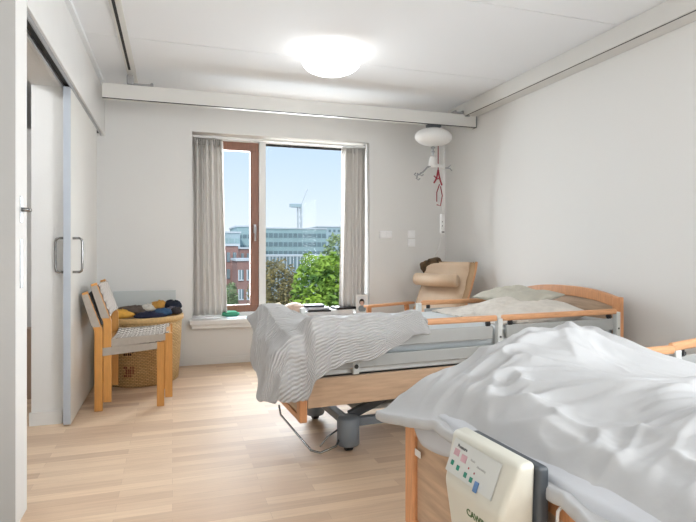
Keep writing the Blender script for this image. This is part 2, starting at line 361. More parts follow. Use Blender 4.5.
def curtain(x0, x1, lab, seed, flare, dirn):
    rnd = random.Random(seed); root = empty('curtain', (x0, 5.40, 0), label=lab, cat='curtain', group='curtains beside the window')
    folds = 6; ph = [rnd.uniform(-.25, .25) for _ in range(20)]
    def fn(a, b):
        z = .465+b*1.70; w = (x1-x0); fl = (1-b)**1.3*flare
        t = a*folds
        y = .036*math.sin(6.283*t+ph[3])*(0.55+.45*b)+.012*math.sin(6.283*t*2.3+3*b+ph[5])+.008*math.sin(4*b+9*a)
        x = a*w + (fl*a if dirn > 0 else -fl*(1-a)) + .008*math.sin(6.283*t*1.3+2*b)
        return (x, y, z)
    MB().grid(120, 24, fn).build('cloth', M['curtain'], root, solid=.003)
    def fn2(a, b):
        t = a*14; return (a*(x1-x0), .022*math.sin(6.283*t), 2.125+b*.06)
    MB().grid(140, 3, fn2).build('heading_tape', M['curtain'], root, solid=.004)
    return root
curtain(.19, .47, 'grey linen curtain gathered at the left side of the window', 3, .05, 1)
curtain(1.70, 1.955, 'grey linen curtain gathered at the right side of the window', 5, .03, -1)
T(MB().box(.19, 1.96, 5.385, 5.415, 2.19, 2.21, .002).build('curtain_rail', M['white']), 'slim white curtain rail along the top of the window recess', 'curtain rail')

# ------------------------------------------------------------------ ceiling lift rails
T(MB().box(2.73, XR-.001, -1.2, 5.0, 2.424, ZC, .004).build('ceiling_rail', M['railpaint']), 'long white lift rail running under the ceiling along the right wall', 'ceiling rail')
T(MB().box(2.742, 2.752, -1.2, 4.9, 2.4225, 2.426).build('rail_slot', M['slot'], bpy.data.objects['ceiling_rail']))
lr = T(MB().box(-.352, -.282, -1.2, 4.95, 2.535, ZC-.0002, .003).build('ceiling_rail', M['railpaint']), 'flat white ceiling rail with black slot on the left side of the ceiling', 'ceiling rail')
MB().box(-.334, -.316, -1.2, 4.60, 2.532, 2.5355).build('rail_slot', M['slot'], lr)
tb = empty('traverse_beam', (0, 4.7, 0), label='long white crossbeam hanging under the ceiling in front of the window', cat='beam')
MB().box(-.535, 2.862, -.035, .035, 2.315, 2.435, .004).build('beam_profile', M['railpaint'], tb)
MB().box(-.53, 2.86, -.037, -.02, 2.3125, 2.316).build('bottom_slot', M['slot'], tb)
MB().box(2.862, 2.867, -.037, .037, 2.312, 2.438, .001).build('end_cap', M['darkmetal'], tb)
t = MB().box(-.35, -.30, -.05, .03, 2.437, 2.512, .008).box(-.31, -.16, -.035, -.005, 2.437, 2.45, .004).tube([(-.16, -.05, 2.447), (-.16, .01, 2.447)], .012)
t.build('trolley', M['alu'], tb)
t = MB().box(2.60, 2.70, -.05, -.02, 2.437, 2.452, .004).tube([(2.62, -.055, 2.45), (2.62, .02, 2.45)], .013).tube([(2.70, -.055, 2.45), (2.70, .02, 2.45)], .013).box(2.735, 2.775, -.06, .03, 2.41, 2.423)
t.build('trolley', M['alu'], tb)

# lift motor with spreader bar
lf = empty('patient_lift', (2.41, 4.7, 0), label='white oval lift motor hanging from the crossbeam with hooks and red straps', cat='patient lift')
prof = [(.001, 2.105)]+[(.190*math.cos(a), 2.195+(.092 if a > 0 else .088)*math.sin(a)) for a in [R(x) for x in range(-80, 81, 10)]]+[(.001, 2.287)]
MB().lathe(prof, n=40, sy=.75).build('motor_housing', M['white'], lf)
MB().box(-.04, .04, -.03, .03, 2.28, 2.316, .004).tube([(-.05, -.03, 2.305), (-.05, .03, 2.305)], .02).tube([(.05, -.03, 2.305), (.05, .03, 2.305)], .02).build('hanger_trolley', M['darkmetal'], lf)
MB().tube([(-.005, 0, 2.12), (-.005, 0, 1.99)], .008).tube([(-.005, 0, 2.10), (-.005, 0, 2.085)], .02).tube([(-.005, 0, 2.06), (-.005, 0, 2.045)], .018).build('lift_strap', M['alu'], lf)
sb = MB().tube([(-.01, 0, 2.01), (-.01, 0, 1.98), (-.015, 0, 1.93), (-.01, 0, 1.905)], [.02, .032, .036, .02], 12)
sb.tube([(-.03, 0, 1.915), (.03, 0, 1.922), (.08, -.005, 1.915), (.115, -.01, 1.90)], [.02, .022, .02, .012], 10)
sb.build('spreader_hub', M['white'], lf)
a = MB().tube([(-.02, 0, 1.915), (-.07, -.01, 1.90), (-.12, -.02, 1.85), (-.17, -.03, 1.82), (-.19, -.03, 1.83)], .008)
for (px, pz) in ((-.15, 1.84), (-.185, 1.80), (-.205, 1.835)):
    a.tube([(px, -.03, pz), (px-.02, -.045, pz-.02), (px-.005, -.06, pz-.035), (px+.015, -.05, pz-.02)], .006, 8)
a.build('hook', M['alu'], lf); a = MB()
a.tube([(.115, -.01, 1.90), (.15, -.01, 1.905), (.18, -.01, 1.93)], .007).tube([(.13, -.01, 1.90), (.17, -.02, 1.895), (.19, -.02, 1.875)], .006)
a.build('hook', M['alu'], lf)
st = MB().tube([(.045, -.01, 2.12), (.045, -.01, 1.87)], .005, 6)
st.tube([(.045, -.01, 1.88), (.03, -.01, 1.80), (-.0, -.01, 1.75)], .008, 6).tube([(.045, -.01, 1.88), (.06, -.01, 1.80), (.085, -.01, 1.73)], .008, 6).tube([(.0, -.01, 1.82), (.035, -.01, 1.79), (.07, -.01, 1.80)], .006, 6)
st.tube([(.06, -.01, 1.74), (.03, -.01, 1.66), (.03, -.01, 1.57)], .005, 6).tube([(.07, -.01, 1.72), (.09, -.01, 1.63), (.07, -.01, 1.53), (.03, -.01, 1.54)], .005, 6)
st.build('red_strap', M['red'], lf)
MB().tube([(.11, .0, 2.12), (.11, .0, 1.6), (.095, 0, 1.45)], .006, 6).build('control_cord', M['white'], lf)
hc = MB().box(.075, .115, -.015, .02, 1.26, 1.45, .008).build('hand_control', M['white'], lf)
MB().box(.08, .11, -.0165, -.014, 1.27, 1.28, .001).build('button', M['slot'], hc)
for bz in (1.33, 1.37): MB().box(.085, .093, -.0165, -.014, bz, bz+.01, .001).build('button', M['slot'], hc)
MB().tube([(.118, 0, 2.13), (.16, .1, 1.9), (.23, .2, 1.6), (.24, .25, 1.42), (.2, .2, 1.36), (.16, .1, 1.33), (.12, .02, 1.30)], .0025, 6).build('cable', M['white'], lf)
MB().tube([(.095, 0, 1.262), (.10, .06, 1.15), (.13, .22, 1.03), (.20, .42, .96), (.24, .55, .9)], .004, 6).build('cord_tail', M['white'], lf)

# wall plates
M['platewhite'] = mat('switch_plastic', srgb(246, 247, 248), .3, var=.01, vscale=4)
def plate(x, z, w_, h_, lab, name='wall_socket', cat='wall socket', group=None):
    r = empty(name, (x, YB, z), label=lab, cat=cat, group=group)
    MB().box(-w_/2, w_/2, -.014, .001, -h_/2, h_/2, .003).build('faceplate', M['platewhite'], r)
    return r
r = plate(2.165, 1.262, .14, .082, 'double white switch plate on back wall nearest the right curtain', 'light_switch', 'light switch')
MB().box(-.062, -.004, -.0185, -.014, -.033, .033, .002).box(.004, .062, -.0185, -.014, -.033, .033, .002).build('rocker', M['platewhite'], r)
r = plate(2.465, 1.272, .082, .082, 'upper of two white wall plates near the corner above the armchair', 'light_switch', 'light switch')
MB().box(-.03, .03, -.0185, -.014, -.033, .033, .002).build('rocker', M['platewhite'], r)
r = plate(2.465, 1.178, .082, .082, 'lower of two white wall plates near the corner above the armchair')
MB().box(-.03, .03, -.017, -.014, -.03, .03, .002).build('socket_insert', M['platewhite'], r)

# ------------------------------------------------------------------ ceiling lamps
def lamp(x, y, lab):
    r = empty('ceiling_lamp', (x, y, 0), label=lab, cat='ceiling lamp')
    MB().lathe([(.001, ZC), (.198, ZC), (.206, ZC-.012), (.208, ZC-.05), (.196, ZC-.052), (.001, ZC-.052)], n=48).build('mounting_base', M['rimlamp'], r)
    pr = [(.196, ZC-.053), (.211, ZC-.06), (.214, ZC-.08), (.204, ZC-.105), (.178, ZC-.13), (.13, ZC-.152), (.07, ZC-.163), (.001, ZC-.166)]
    MB().lathe(pr[::-1], n=48).build('glass_shade', M['lamp'], r)
lamp(1.10, 3.76, 'round flat glowing opal glass lamp on the ceiling')
hall_fill = empty('ceiling_lamp', (-1.5, 3.15, -.13), label='unseen round fill lamp added on the hall ceiling', cat='ceiling lamp')  # out of view, added to brighten the hall behind the doorway
MB().lathe([(.001, ZC-.08), (.08, ZC-.07), (.13, ZC-.04), (.13, ZC-.003), (.001, ZC-.003)], n=24).build('glass_shade', M['hallfill'], hall_fill)  # glowing body of the added, unseen hall fill lamp

# ------------------------------------------------------------------ beds
def arch(y, W, z0, rise): u = (y/W)*2-1; return z0+rise*(1-abs(u)**2.6)
def board(parent, name, x0, x1, W, zb, zt, rise, outer):
    """post + curved top rail + lower rail round an inset laminate panel"""
    N = 24; band = .07
    top = [(W*i/N, arch(W*i/N, W, zt, rise)) for i in range(N+1)]
    bot = [(y, z-band) for (y, z) in top]
    fr = MB(); fr.prism([(p[0], p[1]) for p in top[1:-1]]+[(p[0], p[1]) for p in bot[1:-1]][::-1], x0, x1, bev=.004)
    o = fr.build(name, M['beechv'], parent)
    for y0 in (0, W-.058): MB().box(x0-.002, x1+.002, y0, y0+.058, zb, zt+.012, .006).build('post', M['beechv'], o)
    MB().box(x0+.002, x1-.002, .055, W-.055, zb, zb+.03, .003).build('lower_rail', M['beechv'], o)
    ins = [(y, z+.01) for (y, z) in bot if .05 <= y <= W-.05]
    pp = MB().prism([(.05, zb+.02)]+[(.05, arch(.05, W, zt, rise)-band+.01)]+ins+[(W-.05, arch(.05, W, zt, rise)-band+.01), (W-.05, zb+.02)], x0+.012, x1-.012)
    pp.build('panel', M['panely'], o)
    return o
def side_rail(parent, x0, x1, y, dz=0, tilt=0):
    r0 = parent.name
    r = MB().box(x0, x1, y-.014, y+.014, .69, .725, .011, seg=3).build('side_rail', M['beech'], parent)
    MB().box(x0+.03, x1-.03, y-.008, y+.008, .59, .665, .005).build('slat', M['slatgrey'], r)
    MB().box(x0+.03, x1-.03, y-.008, y+.008, .49, .555, .005).build('slat', M['slatgrey'], r)
    for x in (x0+.06, x1-.06): MB().box(x-.014, x+.014, y-.006, y+.006, .66, .70, .002).tube([(x, y-.016, .678), (x, y+.016, .678)], .009, 8).build('rail_bracket', M['black'], r)
    if dz or tilt: r.location = (x0*(1-math.cos(tilt)), 0, dz+x0*math.sin(tilt)); r.rotation_euler = (0, -tilt, 0); r.location.z = dz-x0*math.sin(tilt)
    return r
def bed(loc, rz, lab, fdz, ht):
    r = empty('hospital_bed', loc, rz, lab, 'hospital bed', 'adjustable hospital beds'); L, W = 2.15, .97
    board(r, 'footboard', 0, .036, W, .24, .585, .045, 1)
    board(r, 'headboard', L-.03, L+.006, W, .24, .785, .06, 1)
    for y in (.0, W-.02): MB().box(.04, L-.032, y, y+.02, .31, .455, .003).build('side_board', M['panel'], r)
    MB().box(.06, L-.03, .03, .06, .46, .53, .006).box(.06, L-.03, W-.06, W-.03, .46, .53, .006).box(.06, .1, .03, W-.03, .46, .53, .004).box(L-.07, L-.03, .03, W-.03, .46, .53, .004).box(.06, L-.04, .06, W-.06, .50, .52).build('mattress_frame', M['greymetal'], r)
    MB().box(.055, L-.02, .05, W-.05, .535, .65, .035, seg=4).build('mattress', M['mattress'], r, smooth=True)
    for y in (.012, W-.012):
        side_rail(r, .45 if (y > .5 and ht) else .06, 1.18, y, fdz if y > .5 else 0); side_rail(r, 1.215, L-.05, y, .01 if ht else 0, ht if y > .5 else 0)
        for x in (.30, 1.197, L-.04):
            s_ = -1 if y < .5 else 1
            p = MB().box(x-.017, x+.017, y-.014, y+.02, .46, .705, .004).build('rail_post', M['greymetal'], r)
            MB().tube([(x, y-.017, .60), (x, y+.022, .60)], .006, 8).build('screw', M['black'], p); MB().tube([(x, y-.017, .50), (x, y+.022, .50)], .012, 10).build('screw', M['black'], p)
    MB().box(-.0015, .0, W-.10, W-.066, .475, .495).build('sticker', M['white'], r)
    # undercarriage
    b = MB()
    for y in (.20, W-.20): b.beam((.33, y, .15), (1.83, y, .15), .05, .045, .006)
    for x in (.33, 1.83): b.beam((x, .17, .15), (x, W-.17, .15), .05, .045, .006)
    b.build('base_frame', M['castergrey'], r)
    b = MB()
    for y in (.25, W-.25): b.beam((.36, y, .17), (1.1, y, .45), .035, .05, .006).beam((1.8, y, .17), (1.1, y, .45), .035, .05, .006).beam((.12, y, .42), (2.0, y, .42), .04, .04, .006)
    b.build('lift_arm', M['darkmetal'], r)
    MB().box(.42, .95, .30, .62, .17, .20, .01).build('base_cover', M['greymetal'], r)
    MB().tube([(.6, .45, .22), (1.25, .45, .36)], .035, 12).build('lift_actuator', M['darkmetal'], r)
    for x in (.33, 1.83):
        for y in (.19, W-.19):
            c_ = MB().lathe([(.001, .03), (.056, .032), (.062, .04), (.062, .175), (.055, .185), (.001, .186)], (x, y, 0), 28).build('caster', M['castergrey'], r)
            MB().tube([(x-.018, y, .035), (x+.018, y, .035)], .035, 16).build('wheel', M['black'], c_)
    MB().tube([(.05, .62, .16), (.045, .56, .12), (.11, .17, .035), (.15, .13, .03), (.24, .14, .05), (.28, .19, .07)], .006, 8).tube([(.15, .14, .06), (.2, .16, .10), (.28, .2, .12)], .005, 8).build('brake_pedal_bar', M['chrome'], r)
    return r
A = R(3.4)
bedL = bed((.60, 2.597, 0), A, 'adjustable wooden care bed by the window with grey striped duvet and side rails', -.17, 0)
bedR = bed((.758, .592, 0), A, 'adjustable wooden care bed in the foreground under a plain white duvet', 0, R(4))
def L2W(o, p):
    c_, s_ = math.cos(A), math.sin(A); l = o.location
    return (l.x+p[0]*c_-p[1]*s_, l.y+p[0]*s_+p[1]*c_, l.z+p[2])

def folds(x, y, seed, sc_=1.0):
    """soft cloth folds: warped ridges of several sizes"""
    wx = noise.noise(Vector((x*1.7*sc_+seed, y*1.7*sc_, seed)))*.42; wy = noise.noise(Vector((x*1.7*sc_, y*1.7*sc_+seed, seed+7)))*.42
    v = 0
    for (f, a, ang, k, w_) in ((2.4, 1.0, .6, 1, .15), (4.2, .85, -.5, 2, .17), (7.5, .5, .9, 3, .22), (12, .34, .1, 4, .26), (22, .13, -.6, 5, .26)):
        ca, sa = math.cos(ang), math.sin(ang)
        px = (x+wx)*ca+(y+wy)*sa; py = -(x+wx)*sa+(y+wy)*ca
        n = noise.noise(Vector((px*f*.6*sc_, py*f*sc_, seed*3.1+k)))
        m_ = .5+.9*noise.noise(Vector((x*2.3, y*2.3, seed+k*5)))
        q_ = abs(n)/w_; v += a*max(0, m_)*(math.exp(-1.9*(math.sqrt(q_*q_+.01)-.1)))
    return v

# duvet of the foreground bed
def duvR(a, b):
    s = -.05+a*1.75; y = -.12+b*1.10                     # s along bed, y near -> far
    z = .625+.07*sm((s+.03)/.13)+.065*sm(s/.38)
    fe = gs(y, .97, .22)                                  # far edge lies puffed up over the side rail
    z += fe*(.03*sm(s/.35)+.045*gs(s, .64, .22)-.145*sm((s-.66)/.36)-.03*sm((s-1.05)/.4)) - (1-fe)*.065*sm((s-.45)/.55)
    fo = folds(s, y, 4.2)
    edge = .25+.75*sm((s+.03)/.2)*sm((1.0-y)/.1)
    z += .046*(fo-.55)*edge + .018*noise.noise(Vector((s*4, y*4, 2)))*edge
    x = s; yy = y
    if y < 0: z -= .9*abs(y)**1.0; yy = y*.35
    tip = gs(y, .98, .16)*sm((.18-s)/.2)                  # far corner hangs out past the footboard
    x -= .062*tip; z -= .012*tip*sm((.12-s)/.15)
    x -= .014*math.sin(y*17)*sm((.1-s)/.15); z -= .008*math.sin(y*13+1)*sm((.06-s)/.1)
    z -= .12*sm((y-.95)/.04)*sm((s-.02)/.1)
    return L2W(bedR, (x, yy, z))
o = MB().grid(200, 140, duvR).build('duvet', M['duvet_white'], solid=.028, subs=1)
T(o, 'plain white crumpled duvet spread over the foreground bed', 'duvet')
def shR(a, b):                                            # sheet edge hanging over the footboard
    y = .02+b*.93; q = a
    pth = [(.12, .655), (.03, .645), (-.008, .635), (-.014, .60), (-.016, .575-.02*math.sin(y*9)-.03*gs(y, .72, .12)+.045*sm((y-.80)/.1)+.035*(1-sm((y-.30)/.08)))]
    i = min(int(q*4), 3); t_ = q*4-i; x = pth[i][0]*(1-t_)+pth[i+1][0]*t_; z = pth[i][1]*(1-t_)+pth[i+1][1]*t_
    x -= (.006+.006*math.sin(y*30+q*2))*sm((q-.4)/.3)
    return L2W(bedR, (x, y, z))
o = MB().grid(16, 90, shR).build('bed_sheet', M['sheet'], solid=.004); T(o, 'white sheet edge drooping over the footboard beneath the plain duvet', 'bed sheet')

# striped duvet of the window bed
def duvL(a, b):
    q = -.36+b*1.35; p = -.36+a*(1.10+.22*sm(q))
    pe = .71+.24*sm(q)
    pp, qq = max(p, 0), max(q, 0)
    z = .66+.092*gs(qq, .0, .15)*sm(pp/.05)+.095*gs(pp, .03, .13)*gs(qq, .62, .26)+.03*gs(pp, .05, .2)
    z += .026*(folds(p, q, 9.1, .8)-.6)+.03*gs(p, pe-.08, .09)*gs(q, .1, .35) - .03*sm((q-.85)/.15)
    x, y = pp, qq
    mf = .075+.235*(1-sm(q/.75)); mn = .30-.10*sm((p-0)/.3)-.11*sm((p-.3)/.4)
    if p < 0 or q < 0:
        ap, aq = max(-p, 0), max(-q, 0); l = math.hypot(ap, aq); dx, dy = ap/l, aq/l
        m_ = mf if aq == 0 else mn if ap == 0 else (mf*ap+mn*aq)/(ap+aq)
        d_ = max(ap, aq)/.36*m_
        out = .045+.06*sm(d_/.1)+(.30*dx*dx+.12*dy*dy+.10*dx*dy)*d_
        ripple = .014*math.sin(q*19+1)*dx+.010*math.sin(p*21)*dy
        out *= 1-.65*sm((q-.75)/.2)
        x = pp-dx*(out+ripple*sm(d_/.12)); y = qq-dy*(out*.75+ripple*sm(d_/.12)); z -= d_
    if p > pe-.05: t_ = (p-pe+.05)/.05; z -= .10*sm(t_)*sm((q+.06)/.12); x = pe-.05+(p-pe+.05)*.4
    return L2W(bedL, (x, y, z))
o = MB().grid(140, 140, duvL, lambda a, b: (a*1.34, b*1.35)).build('duvet', M['duvet_stripe'], solid=.022, subs=1)
T(o, 'light grey finely striped duvet hanging over the foot of the window bed', 'duvet')

def pillow(o, cx, cy, cz, lx, ly, h_, rz, rx, m, lab, seed):
    def fn(a, b, sg):
        u, v = a*2-1, b*2-1
        pin = 1-.10*(abs(u)**2)*(1-abs(v)**2)-0
        e_ = max(0, (1-abs(u)**2.6))**.5*max(0, (1-abs(v)**2.6))**.5
        n = noise.noise(Vector((u*2.2+seed, v*2.2, seed)))*.022+.016*folds(u*.5, v*.5, seed, 1.3)*e_
        return Vector((u*lx/2*(1-.06*(1-v*v)*0), v*ly/2*pin, sg*h_/2*e_+n*(.4+.6*e_)*(1 if sg > 0 else .3)))
    m_ = MB(); m_.grid(48, 48, lambda a, b: fn(a, b, 1)); m_.grid(48, 48, lambda a, b: fn(a, 1-b, -1))
    bmesh.ops.remove_doubles(m_.bm, verts=m_.bm.verts, dist=.002)
    ob = m_.build('pillow', m, smooth=True, subs=1)
    ob.location = L2W(o, (cx, cy, cz)); ob.rotation_euler = (0, rx, A+rz); T(ob, lab, 'pillow', 'pillows on the window bed'); return ob
pillow(bedL, 1.66, .40, .68, .60, .70, .15, 0, R(-4), M['pillow'], 'crumpled cream patterned pillow lying by the near side rail of the window bed', 2.3)
pillow(bedL, 1.80, .60, .772, .36, .56, .09, R(8), R(-6), M['pillow2'], 'pale sage pillow leaning against the arched headboard, topmost', 5.7)
def thr(a, b):
    s = 1.25+a*.72; y = .07+b*.80; z = .655+.035*sm(a*2.2)*(1-.3*b)+.02*folds(s*1.4, y*1.4, 3.3, 1.4)
    return L2W(bedL, (s, y, z))
o = MB().grid(60, 60, thr).build('blanket', M['pillow'], solid=.012, subs=1); T(o, 'cream crumpled blanket lying under the pillows of the window bed', 'blanket')

# mattress pump on the right footboard; local: x = outward (-bed x), y along board to the viewer, z up
pw = empty('mattress_pump', L2W(bedR, (-.004, .0, .007)), A, 'ivory mattress pump with green buttons hooked on the foreground footboard', 'mattress pump')
y0, y1 = .305, .552     # bed-local y, near .. far
def pumpbox(pts, ya, yb, name, m, parent, bev):
    mm = MB(); a_ = [mm.bm.verts.new((-p[0], ya+(p[2] if len(p) > 2 else 0), p[1])) for p in pts]; b_ = [mm.bm.verts.new((-p[0], yb-(p[3] if len(p) > 3 else p[2] if len(p) > 2 else 0), p[1])) for p in pts]
    mm.bm.faces.new(a_); mm.bm.faces.new(b_[::-1]); n_ = len(pts)
    for k_ in range(n_): mm.bm.faces.new((a_[k_], b_[k_], b_[(k_+1) % n_], a_[(k_+1) % n_]))
    bmesh.ops.recalc_face_normals(mm.bm, faces=mm.bm.faces[:])
    bmesh.ops.bevel(mm.bm, geom=mm.bm.edges[:], offset=bev, segments=4, profile=.5, affect='EDGES')
    return mm.build(name, m, parent, smooth=True)
shell = pumpbox([(.048, .672, .004, .0), (.090, .668, .004, .0), (.130, .568, .014, .03), (.100, .31, .03, .05), (.048, .30, .02, .03)], y0, y1, 'front_shell', M['ivory'], pw, .012)
pumpbox([(.022, .662, .0), (.050, .662, .0), (.050, .295, .0), (.022, .295, .0)], y0-.004, y1-.01, 'back_shell', M['darkshell'], pw, .008)
# control label: slanted plane frame. origin at far top, ex to the viewer side, ey up the slope, ez outwards
up = Vector((.040, 0, .100)).normalized(); ex = Vector((0, -1, 0)); ez = ex.cross(up).normalized()
org = Vector((-.1105, y1-.028, .62))
PM = Matrix(((ex.x, up.x, ez.x, org.x), (ex.y, up.y, ez.y, org.y), (ex.z, up.z, ez.z, org.z), (0, 0, 0, 1))) @ Matrix.Translation((0, 0, .0006))
MB().box(.0, .17, -.035, .04, 0, .0012, mx=PM).build('control_label', M['ctrl'], pw)
for (bx, by, w2, h2, mm) in ((.012, .005, .02, .015, 'pink'), (.042, .000, .02, .016, 'pink')): MB().box(bx, bx+w2, by, by+h2, .001, .002, mx=PM).build('display', M[mm], pw)
for (bx, by) in ((.018, -.012), (.042, -.016), (.073, -.020), (.095, -.022)): MB().box(bx-.005, bx+.005, by-.006, by+.005, .001, .003, .001, mx=PM).build('button', M['green'], pw)
for (bx, by) in ((.077, -.004), (.099, -.007)): MB().box(bx-.0015, bx+.0015, by-.002, by+.002, .001, .002, mx=PM).build('indicator', M['red'], pw)
MB().box(.112, .124, -.04, -.018, .001, .005, .001, mx=PM).build('rocker_switch', M['blue'], pw)
text('label_text', 'Pressure', .0105, M['darkshell'], pw, PM @ Matrix.Translation((.018, .024, .0012)))
text('label_text', 'Mode', .007, M['slatgrey'], pw, PM @ Matrix.Translation((.075, .012, .0012)))
text('label_text', 'Alternating', .007, M['slatgrey'], pw, PM @ Matrix.Translation((.10, .006, .0012)))
up2 = Vector((-.030, 0, .258)).normalized(); ez2 = ex.cross(up2).normalized(); org2 = Vector((-.1242, y1-.115, .524))
PM2 = Matrix(((ex.x, up2.x, ez2.x, org2.x), (ex.y, up2.y, ez2.y, org2.y), (ex.z, up2.z, ez2.z, org2.z), (0, 0, 0, 1))) @ Matrix.Translation((0, 0, .001))
text('brand_lettering', 'CAWINA', .021, mat('dark_green_print', srgb(60, 92, 40), .5, var=.1, vscale=50), pw, PM2)
cb = MB().tube([L2W(bedR, p) for p in ((.0, .288, .60), (-.02, .286, .585), (-.024, .288, .5), (-.022, .286, .35), (-.02, .28, .22), (.2, .35, .20))], .0035, 8).build('power_cable', M['white']); T(cb, 'white cable hanging down beside the mattress pump', 'cable')

# ------------------------------------------------------------------ stacked chairs
def chair(loc, lab):
    r = empty('stacking_chair', loc, 0, lab, 'chair', 'stacked webbed chairs'); W = .52; m = M['chairwood']
    # side: rear post from (x) bottom to bend to back top
    for y in (0, W-.028):
        MB().prism([(0, 0), (.052, 0), (.052, .555), (-.042, .82), (-.078, .808), (.0, .545)], y, y+.028, Matrix(((0, 1, 0, 0), (1, 0, 0, 0), (0, 0, 1, 0), (0, 0, 0, 1))), bev=.004).build('rear_leg', m, r)
        MB().box(.40, .45, y, y+.028, 0, .455 if y else .455, .005).build('front_leg', m, r)
        MB().prism([(.05, .375), (.41, .405), (.41, .452), (.05, .432)], y+.001, y+.027, Matrix(((0, 1, 0, 0), (1, 0, 0, 0), (0, 0, 1, 0), (0, 0, 0, 1))), bev=.003).build('seat_rail', M['webgrey'], r)
        MB().prism([(-.013, .575), (.040, .575), (-.040, .803), (-.079, .793)], y-.002, y+.03, Matrix(((0, 1, 0, 0), (1, 0, 0, 0), (0, 0, 1, 0), (0, 0, 0, 1))), bev=.003).build('back_wrap', M['webgrey'], r)
    def weave(a, b, na, nb):
        i, j = int(a*na), int(b*nb); return .003*(1 if (i+j) % 2 else -1)
    def seat(a, b):
        x = .055+a*.37; y = .004+b*(W-.008); z = .437+.045*a*.5-.022*math.sin(math.pi*b)*.6-.01*math.sin(math.pi*a)
        return (x, y, z+weave(a, b, 12, 14))
    MB().grid(48, 56, seat).build('seat', M['web'], r, solid=.008)
    def back(a, b):
        z = .585+a*.215; x = .046-(z-.57)*.355; y = .004+b*(W-.008)
        return (x+.014*math.sin(math.pi*b)*-1+weave(a, b, 8, 14), y, z)
    o = MB().grid(32, 56, back).build('backrest', M['web'], r, solid=.008)
    MB().beam((.42, .02, .435), (.42, W-.02, .435), .03, .03, .004).build('cross_rail', m, r); MB().beam((.03, .02, .40), (.03, W-.02, .40), .025, .03, .004).build('cross_rail', m, r)
    return r
ch1 = chair((-.505, 4.0, 0), 'lower birch stacking chair with grey webbing and shade-toned back, standing on the floor by the door')
ch2 = copy_tree(ch1); ch2.location = (-.45, 4.003, .058); ch2['label'] = 'upper birch stacking chair with white woven webbing, resting on the lower one'
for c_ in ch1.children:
    if c_.name.startswith('backrest'): c_.data = c_.data.copy(); c_.data.materials[0] = M['web_shaded']; c_['label'] = 'charcoal webbed backrest'  # charcoal tone is the shade on this back put into colour

# ------------------------------------------------------------------ wicker hamper with laundry
bk = empty('wicker_basket', (-.25, 4.90, 0), label='round wicker laundry basket full of clothes behind the stacked chairs', cat='basket')
prof = [(.29, 0), (.30, .012), (.315, .2), (.325, .4), (.33, .53), (.318, .53), (.312, .4), (.30, .05), (.28, .03)]
MB().lathe(prof, n=64).build('basket_body', M['wicker'], bk)
MB().lathe([(.333, .505), (.343, .512), (.343, .545), (.333, .552), (.312, .552), (.306, .53), (.314, .508)], n=64).build('rim', mat('wicker_rim', srgb(214, 178, 122), .7, var=.15, vscale=60, bump=.4, bscale=90), bk)
dk = mat('dark_print', srgb(72, 52, 42), .8, var=.1, vscale=40); rd = mat('faded_red_print', srgb(150, 96, 70), .8, var=.1, vscale=40)
def glyphs(z, m, nm):
    g = MB(); pats = ['1110', '1011', '1101', '1111', '0111']
    for i_ in range(5):
        for j_ in range(4):
            if pats[(i_+j_) % 5][j_] == '1':
                th = R(250+i_*2.6+ (i_//2)*.6); rr = .326+ (z-.2)*.03
                q = Matrix.Translation((rr*math.cos(th), rr*math.sin(th), z+j_*.022)) @ Matrix.Rotation(th, 4, 'Z')
                g.box(-.002, .002, -.0055, .0055, -.009, .009, mx=q)
    g.build(nm, m, bk)
glyphs(.27, dk, 'woven_lettering'); glyphs(.10, rd, 'woven_lettering')
def garment(x, y, z, rx, ry, h_, c_, seed, lab, cat='clothing'):
    m_ = MB()
    def fn(a, b, sg):
        u, v = a*2-1, b*2-1; rr = max(abs(u), abs(v)); l = math.hypot(u, v) or 1; u2, v2 = u/l*rr, v/l*rr
        e_ = math.sqrt(max(0, 1-rr*rr)); n = folds(u*.6+seed, v*.6, seed, 1.8)*.35+noise.noise(Vector((u*3, v*3, seed)))*.5
        k_ = 1+.25*noise.noise(Vector((u2*1.5, v2*1.5, seed+3)))
        return Vector((u2*rx*k_, v2*ry*k_, sg*h_*(e_*(.7+.5*n) if sg > 0 else e_*.4)))
    m_.grid(24, 24, lambda a, b: fn(a, b, 1)); m_.grid(24, 24, lambda a, b: fn(a, 1-b, -1))
    bmesh.ops.remove_doubles(m_.bm, verts=m_.bm.verts, dist=.001)
    ob = m_.build('garment', mat('cloth_'+str(seed), c_, .9, var=.2, vscale=25, bump=.3, bscale=60), smooth=True); ob.location = (x, y, z); T(ob, lab, cat, 'laundry in the basket'); return ob
garment(-.42, 4.78, .56, .11, .09, .06, srgb(226, 172, 76), 1.0, 'mustard yellow garment at the left front of the basket')
garment(-.18, 4.72, .555, .14, .08, .045, srgb(28, 34, 62), 2.0, 'dark navy garment at the front of the basket')
garment(-.08, 4.78, .57, .09, .09, .05, srgb(50, 84, 118), 3.0, 'teal blue garment in the middle of the laundry')
garment(-.33, 5.0, .57, .14, .12, .06, srgb(96, 84, 76), 4.0, 'grey brown garment at the back left of the basket')
garment(-.19, 5.02, .585, .09, .09, .055, srgb(218, 214, 204), 5.0, 'off white garment near the middle of the laundry')
garment(-.10, 5.03, .60, .10, .09, .065, srgb(196, 144, 66), 6.0, 'ochre patterned garment at the back of the basket')
garment(.0, 5.02, .60, .09, .09, .07, srgb(24, 32, 50), 7.0, 'near black navy garment at the back right of the basket')
garment(-.0, 4.88, .575, .07, .09, .045, srgb(110, 104, 118), 8.0, 'mauve grey garment at the right of the basket')
garment(.03, 4.80, .575, .05, .06, .05, srgb(50, 44, 46), 9.0, 'dark brown garment poking over the right rim of the basket')
T(MB().box(-.51, .03, 5.285, 5.305, .001, .725, .003, mx=Matrix.Translation((0, .0, 0))).build('white_board', mat('pale_board', srgb(200, 206, 206), .3, var=.02, vscale=3)), 'pale flat board leaning upright against the wall behind the basket', 'board')

